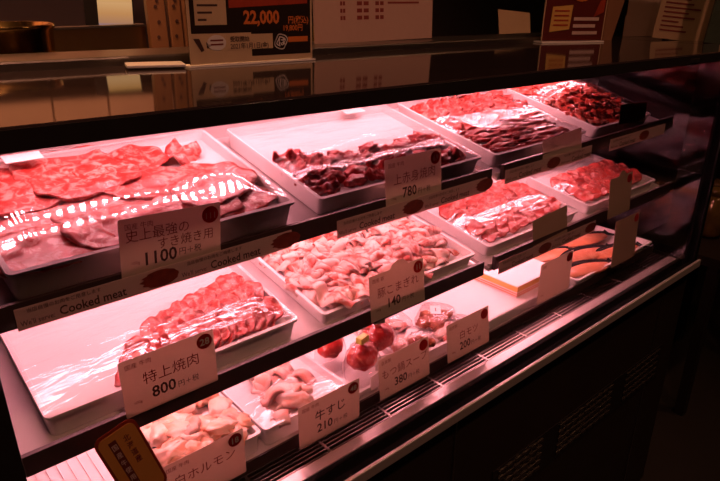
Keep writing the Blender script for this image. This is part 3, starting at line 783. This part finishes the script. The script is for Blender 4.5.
for a0, a1, r in ((40, 330, .0105), (-40, 250, .0068), (60, 400, .0105)):
    n = 20; cx = .041; cz = .027
    for k in range(n):
        p = [math.radians(a0 + (a1 - a0) * q / n) for q in (k, k + 1)]
        vs = [b.verts.new((cx + rr * math.cos(an) + .0015 * math.sin(3 * an), y - .0004 - r * .01, cz + rr * math.sin(an))) for an, rr in ((p[0], r), (p[1], r), (p[1], r - .0016), (p[0], r - .0016))]
        b.faces.new(vs)
text_bm(b, 'は', .012, .036, .0225, y - .0006, bold=.02)
obj('brush_logo', b, M['white'], t)
b = rect(nb(), .053, .086, .026, .033, y); obj('logo_plate', b, M['orange'], t)
b = nb(); prism(b, [(-.088, .034), (-.080, .034), (-.074, .020), (-.078, .018)], y - .0001, y); prism(b, [(-.071, .030), (-.064, .025), (-.070, .022)], y - .0001, y); obj('knife_mark', b, M['ink'], t)
b = nb(); disc(b, -.056, .0285, .0095, y - .0001, y, sx=1.4); obj('speech_bubble', b, M['white'], t)
b = nb()
for k in range(2): rect(b, -.065, -.047, .0255 + .005 * k, .0275 + .005 * k, y - .0004)
obj('bubble_lines', b, M['inkred'], t)

t = thing('menu_sign', 'dark red sign with yellow note block standing on the counter, right of centre', 'sign', T(2.276 * S, 1.375 * S, ztop(2.276) + .0006) @ RZ(-.30) @ RY(.022) @ Matrix.Scale(1.46, 4))
w, h = .120, .170
holder(t, w, h, 'maroon')
obj('paper_border', box(nb(), -w / 2 - .0015, w / 2 + .0015, .0002, .0016, .003, h + .0015), M['cream'], t)
b = nb(); prism(b, [(-.049, .016), (-.010, .020), (-.008, .056), (-.047, .053)], y - .0001, y); obj('note_block', b, M['yellow'], t)
b = nb()
for k in range(4): rect(b, -.043, -.014, .025 + .007 * k, .0275 + .007 * k, y - .0005)
obj('note_lines', b, M['redprint'], t)
b = nb()
for k in range(3): rect(b, -.003 - .004 * (2 - k) * 0, .048 - .006 * k * (k % 2), .012 + .0105 * k, .017 + .0105 * k, y)
obj('caption_lines', b, M['inkpale'], t)
b = nb(); n = 24; prism(b, [(.008 + .030 * math.cos(2 * PI * k / n), .088 + .027 * math.sin(2 * PI * k / n)) for k in range(n)], y - .0001, y); obj('dish_photo', b, M['orange'], t)
b = nb(); prism(b, [(.036, .038), (.056, .046), (.056, .070), (.046, .062)], y - .0001, y); obj('small_photo', b, M['redprint'], t)

t = thing('notice_sheet', 'large pale brown notice sheet leaning at the back of the counter, centre', 'notice', T(1.413 * S, 1.55 * S, ztop(1.413) + .021 * S + .0005) @ RY(.012) @ RX(-.04))
w, h = .305, .40
obj('sheet', box(nb(), -w / 2, w / 2, 0, .001, 0, h), M['notice'], t)
for (xa, xb) in ((-.092, -.080), (-.052, -.022), (-.006, .016)):
    b = nb()
    for r in range(9):
        for q in range(2): rect(b, xa + q * (xb - xa) * .55, xa + q * (xb - xa) * .55 + (xb - xa) * .42, .040 + .0125 * r, .047 + .0125 * r, -.0004)
    obj('print_column', b, M['inkred'], t)
obj('note_line', rect(nb(), .026, .112, .0675, .071, -.0004), M['inkred'], t)

def sheet(label, x, y_, z, w, h, mat, rz=0, rx=-.05, ry=0, lines=0, cat='paper', name='paper_sheet', th=.002):
    t = thing(name, label, cat, T(x * S, y_ * S, H + z * S) @ RZ(rz) @ RY(ry) @ RX(rx))
    obj('sheet', box(nb(), -w / 2, w / 2, 0, th, 0, h), M[mat], t)
    if lines:
        b = nb(); r_ = random.Random(int(x * 100))
        for k in range(lines):
            rect(b, -w * .4, -w * .4 + w * r_.uniform(.3, .75), h * .08 + .011 * k, h * .08 + .004 + .011 * k, -.0006)
        obj('print_lines', b, M['inkred'], t)
    return t
zt = lambda X: (ztop(X) - H) / S + .001
# right-hand group of papers, standing on the counter top
sheet('tan board leaning sideways just right of the dark red sign', 2.55, 1.405, zt(2.55), .05, .24, 'woodm', -.8, -.05, .20, 0, 'board', 'leaning_board', .006)
t = thing('leaflet_stack', 'two layered pinkish sheets standing together on the counter, right', 'leaflets', T(2.98 * S, 1.44 * S, ztop(2.98) + .0006) @ RZ(-.85) @ RX(-.05))
obj('front_sheet', box(nb(), -.052, .052, 0, .001, 0, .055), M['notice'], t)
obj('rear_sheet', box(nb(), -.048, .056, .003, .004, 0, .24), M['notice'], t)
sheet('tan printed sheet with lines of text at the upper right', 2.86, 1.225, zt(2.86), .128, .24, 'tan', -.85, -.05, .10, 11)
sheet('dark green folder between two tan sheets at the far right', 2.80, 1.06, zt(2.80), .036, .24, 'green', -.85, -.05, .10, 0, 'folder', 'folder', .008)
sheet('tan sheet cut by the right edge of the photo', 2.90, 1.00, zt(2.90), .090, .24, 'tan', -.85, -.05, .10, 4)
# side counter that carries them beyond the case
cs = slope(boxu(2.722, 3.9, .90, 1.60, -.19, -.163, .003))
tag(obj('side_counter', cs, M['top']), 'dark side counter continuing past the right end of the case', 'counter')
obj_leg = slope(boxu(2.75, 3.85, 1.50, 1.59, -2.25, -.191))
tag(obj('counter_base', obj_leg, M['panel']), 'dark cabinet under the side counter', 'cabinet')

# ------------------------------------------------------------------ back kitchen
t = thing('steel_partition', 'steel partition tinted amber for lamp reflections, behind the counter at the far left', 'partition', TV(Vector((.0, 1.25, 0))))
o = obj('steel_sheet', box(nb(), -.55, .52, 0, .02, 0, H - .123 * S), M['glintsteel'], t)
o = obj('top_rail', box(nb(), -.55, .52, -.004, .024, H - .126 * S, H - .119 * S), M['darksteel'], t)
t = thing('added_glint_pot', 'added amber metal pot in place of golden lamp reflections at the upper left', 'pot', T(.215, 1.118, 1.0503))  # pot added to give the golden streaks of lamps reflected in curved steel
b = nb(); lathe(b, [(.085, 0), (.092, .008), (.094, .06), (.088, .13), (.094, .205), (.098, .210), (.098, .214), (.090, .214), (.086, .20), (.03, .19)], 40); obj('pot_body', b, M['brass'], t, True); t.scale = (1, 1, 1.14)
for sx in (-1, 1): obj('handle', box(nb(), sx * .098 - .01, sx * .098 + .01, -.02, .02, .165, .172, .002), M['brass'], t)
tag(obj('pot_cabinet', box(nb(), -.55, .50, .990, 1.245, 0, 1.05), M['darksteel']), 'narrow steel cabinet just behind the display case carrying the added amber pot', 'cabinet')
tag(obj('back_bench', box(nb(), -.6, 3.2, 1.34, 2.0, 0, 1.05), M['darksteel']), 'steel work bench behind the display case', 'bench')
t = thing('tablet_screen', 'small lit screen with bluish lower edge in the dark behind the counter', 'screen', T(.482, 1.30, H - .155 * S - .0) @ RZ(-.30) @ RY(.06))
obj('dark_casing', box(nb(), -.056, .034, .002, .014, -.004, .086), M['black'], t)
obj('lit_display', box(nb(), -.032, .032, 0, .0018, .006, .082), M['screen'], t)
obj('screen_stand', box(nb(), -.02, .02, .014, .05, -.16, .02), M['black'], t)
for k, (x, wd) in enumerate(((.535, .036), (.574, .026), (.602, .022), (.628, .018))):
    lab = ['broad knotty wooden board beside the lit screen', 'second knotty wooden board right of the screen', 'third narrow wooden board right of the screen', 'narrow wooden board next to the large dark sign'][k]
    t = thing('wooden_board', lab, 'board', T(x, 1.22 + .004 * k, 0))
    obj('board', box(nb(), -wd / 2, wd / 2, 0, .016, 0, 1.72, .002), M['woodm'], t)
    if k < 2:
        for q in range(5): obj('knot', disc(nb(), .004 * (q % 2) - .002, 1.255 + .022 * q + .006 * (q % 3), .0034, -.001, 0, 12), M['ink'], t)
t = thing('serving_plate', 'thin pale tray lying on the counter just left of the large dark sign', 'tray', T(.60 * S, 1.38 * S, ztop(.60) + .002) @ RZ(-.3) @ RY(.022))
obj('plate', box(nb(), -.045, .03, -.02, .02, 0, .004, .001), M['traygrey'], t)
# dark kitchen equipment, centre
t = thing('kitchen_oven', 'dark kitchen machine in the shadow behind the counter, centre', 'oven', T(1.28, 1.62, 1.05))
obj('housing', box(nb(), -.18, .18, -.15, .15, 0, .36, .006), M['black'], t)
obj('door_panel', box(nb(), -.15, .15, -.155, -.15, .03, .24), M['darksteel'], t)
for k in range(3):
    o = obj('knob', disc(nb(), -.08 + .08 * k, .29, .014, -.166, -.15, 16), M['darksteel'], t)
sheet('cream torn paper lying tilted left of the dark red sign', 2.80, 2.02, -.245, .13, .075, 'tan', -.2, -.3, .1)
tag(obj('storage_box', box(nb(), 1.56, 1.82, 1.19, 1.30, 0, H - .2465 * S, .004), M['black']), 'black box behind the counter under the cream torn paper', 'box')
t = thing('oil_bottle', 'amber bottle in the shadow behind the counter, left of the dark red sign', 'bottle', T(1.07, 1.42, 1.05))
b = nb(); lathe(b, [(.026, 0), (.028, .01), (.028, .12), (.012, .16), (.011, .20)], 20); obj('bottle_glass', b, M['amber'], t, True)
b = nb(); lathe(b, [(.013, .198), (.013, .22)], 16); obj('cap', b, M['black'], t, True)
# tan wall cabinets over the bench (seen mirrored in the counter top)
for k in range(7):
    x = -.42 + .302 * k
    t = thing('wall_cabinet', 'tan wall cabinet hung above the work bench, above the frame, mirrored in the counter', 'cabinet', T(x, 1.95, 1.425), 'tan wall cabinets')
    obj('cabinet_body', box(nb(), -.15, .15, -.10, .10, 0, .5), M['woodm'], t)
    for q in (-1, 1):
        d = obj('door', box(nb(), -.073 + q * .0752, .073 + q * .0752, -.116, -.10, .003, .497, .002), M['cabinet'], t)
struct('trim_back', box(nb(), -2, 5, 2.045, 2.06, 1.0, 1.425), M['backsteel'])

# beyond the right end: dim glazed jars on a low stand
t = thing('low_stand', 'low dark stand beyond the right end of the case', 'stand', T(3.66 * S, 1.18 * S, 0))
obj('stand_top', box(nb(), -.26, .26, -.13, .13, .55, .58), M['panel'], t)
for sx in (-1, 1):
    for sy in (-1, 1): obj('leg', box(nb(), sx * .24 - .015, sx * .24 + .015, sy * .11 - .015, sy * .11 + .015, 0, .55), M['panel'], t)
for k, (x, yy_) in enumerate(((3.53, 1.15), (3.68, 1.20), (3.84, 1.17))):
    t = thing('glazed_jar', ['front', 'right', 'rear'][k] + ' amber jar glimpsed past the right end glass', 'jar', T(x * S, yy_ * S, .5806), 'amber jars past the case end')
    b = nb(); lathe(b, [(.03, 0), (.042, .02), (.045, .09), (.036, .13), (.028, .145)], 22); obj('jar_body', b, M['amber'], t, True)
    b = nb(); lathe(b, [(.031, .144), (.031, .165), (.01, .17)], 20); obj('jar_lid', b, M['amber'], t, True)

# ------------------------------------------------------------------ added lamps for the warm fill light
def downlight(label, x, y_, aim, power, size=55, col=(1, .42, .27)):  # unseen fixtures, added to brighten cards, signs and the back kitchen
    t = thing('added_fill_downlight', label, 'lamp', T(x, y_, 2.62), 'added fill downlights')
    b = nb(); lathe(b, [(.05, 0), (.06, 0), (.06, .08), (.01, .08)], 24); obj('lamp_housing', b, M['black'], t, True)
    b = nb(); disc(b, 0, 0, .045, -.001, .001); o = obj('lamp_disc', b, M['lamp'], t); o.rotation_euler = (PI / 2, 0, 0); o.location = (0, 0, -.002)
    l = bpy.data.lights.new('added_fill_beam', 'SPOT'); l.energy = power; l.color = col; l.spot_size = math.radians(size); l.spot_blend = .6; l.shadow_soft_size = .04
    o = bpy.data.objects.new('added_fill_beam', l); C.objects.link(o)
    o.location = (x, y_, 2.60); d = Vector(aim) - o.location
    o.rotation_euler = d.to_track_quat('-Z', 'Y').to_euler()
downlight('added fill downlight over the customer side, left', .1, -.35, (.45, .75, 1.1), 42, 70)
downlight('added fill downlight over the customer side, right', 1.3, -.3, (1.3, .7, 1.15), 18, 75)
downlight('added fill downlight over the work bench, left', .1, .9, (.1, 1.5, 1.0), 70, 80, (1, .45, .18))
downlight('added fill downlight over the wall cabinets', .5, 1.1, (.4, 1.9, 1.6), 60, 80)
downlight('added fill downlight over the side counter', 2.2, .0, (1.8, .75, 1.3), 16, 60, (1, .45, .22))

wd = bpy.data.worlds.new('World'); bpy.context.scene.world = wd; wd.use_nodes = True
wd.node_tree.nodes['Background'].inputs[0].default_value = (.5, .25, .2, 1)
wd.node_tree.nodes['Background'].inputs[1].default_value = .01

# ------------------------------------------------------------------ camera
cam = bpy.data.cameras.new('camera'); cam.sensor_width = 36; cam.lens = 31.0; cam.clip_start = .01
co = bpy.data.objects.new('camera', cam); C.objects.link(co)
th = math.atan2(.757, .653); pt = math.atan(256 / 620)
co.location = (0, 0, H); co.rotation_euler = (PI / 2 - pt, 0, th - PI / 2)
sc = bpy.context.scene; sc.camera = co
vs_ = sc.view_settings; sc.display_settings.display_device = 'sRGB'
vs_.view_transform = 'Standard'; vs_.look = 'None'; vs_.exposure = 0; vs_.gamma = 1; vs_.use_curve_mapping = False
sc.cycles.transparent_max_bounces = 24; sc.cycles.max_bounces = 10; sc.cycles.caustics_reflective = False
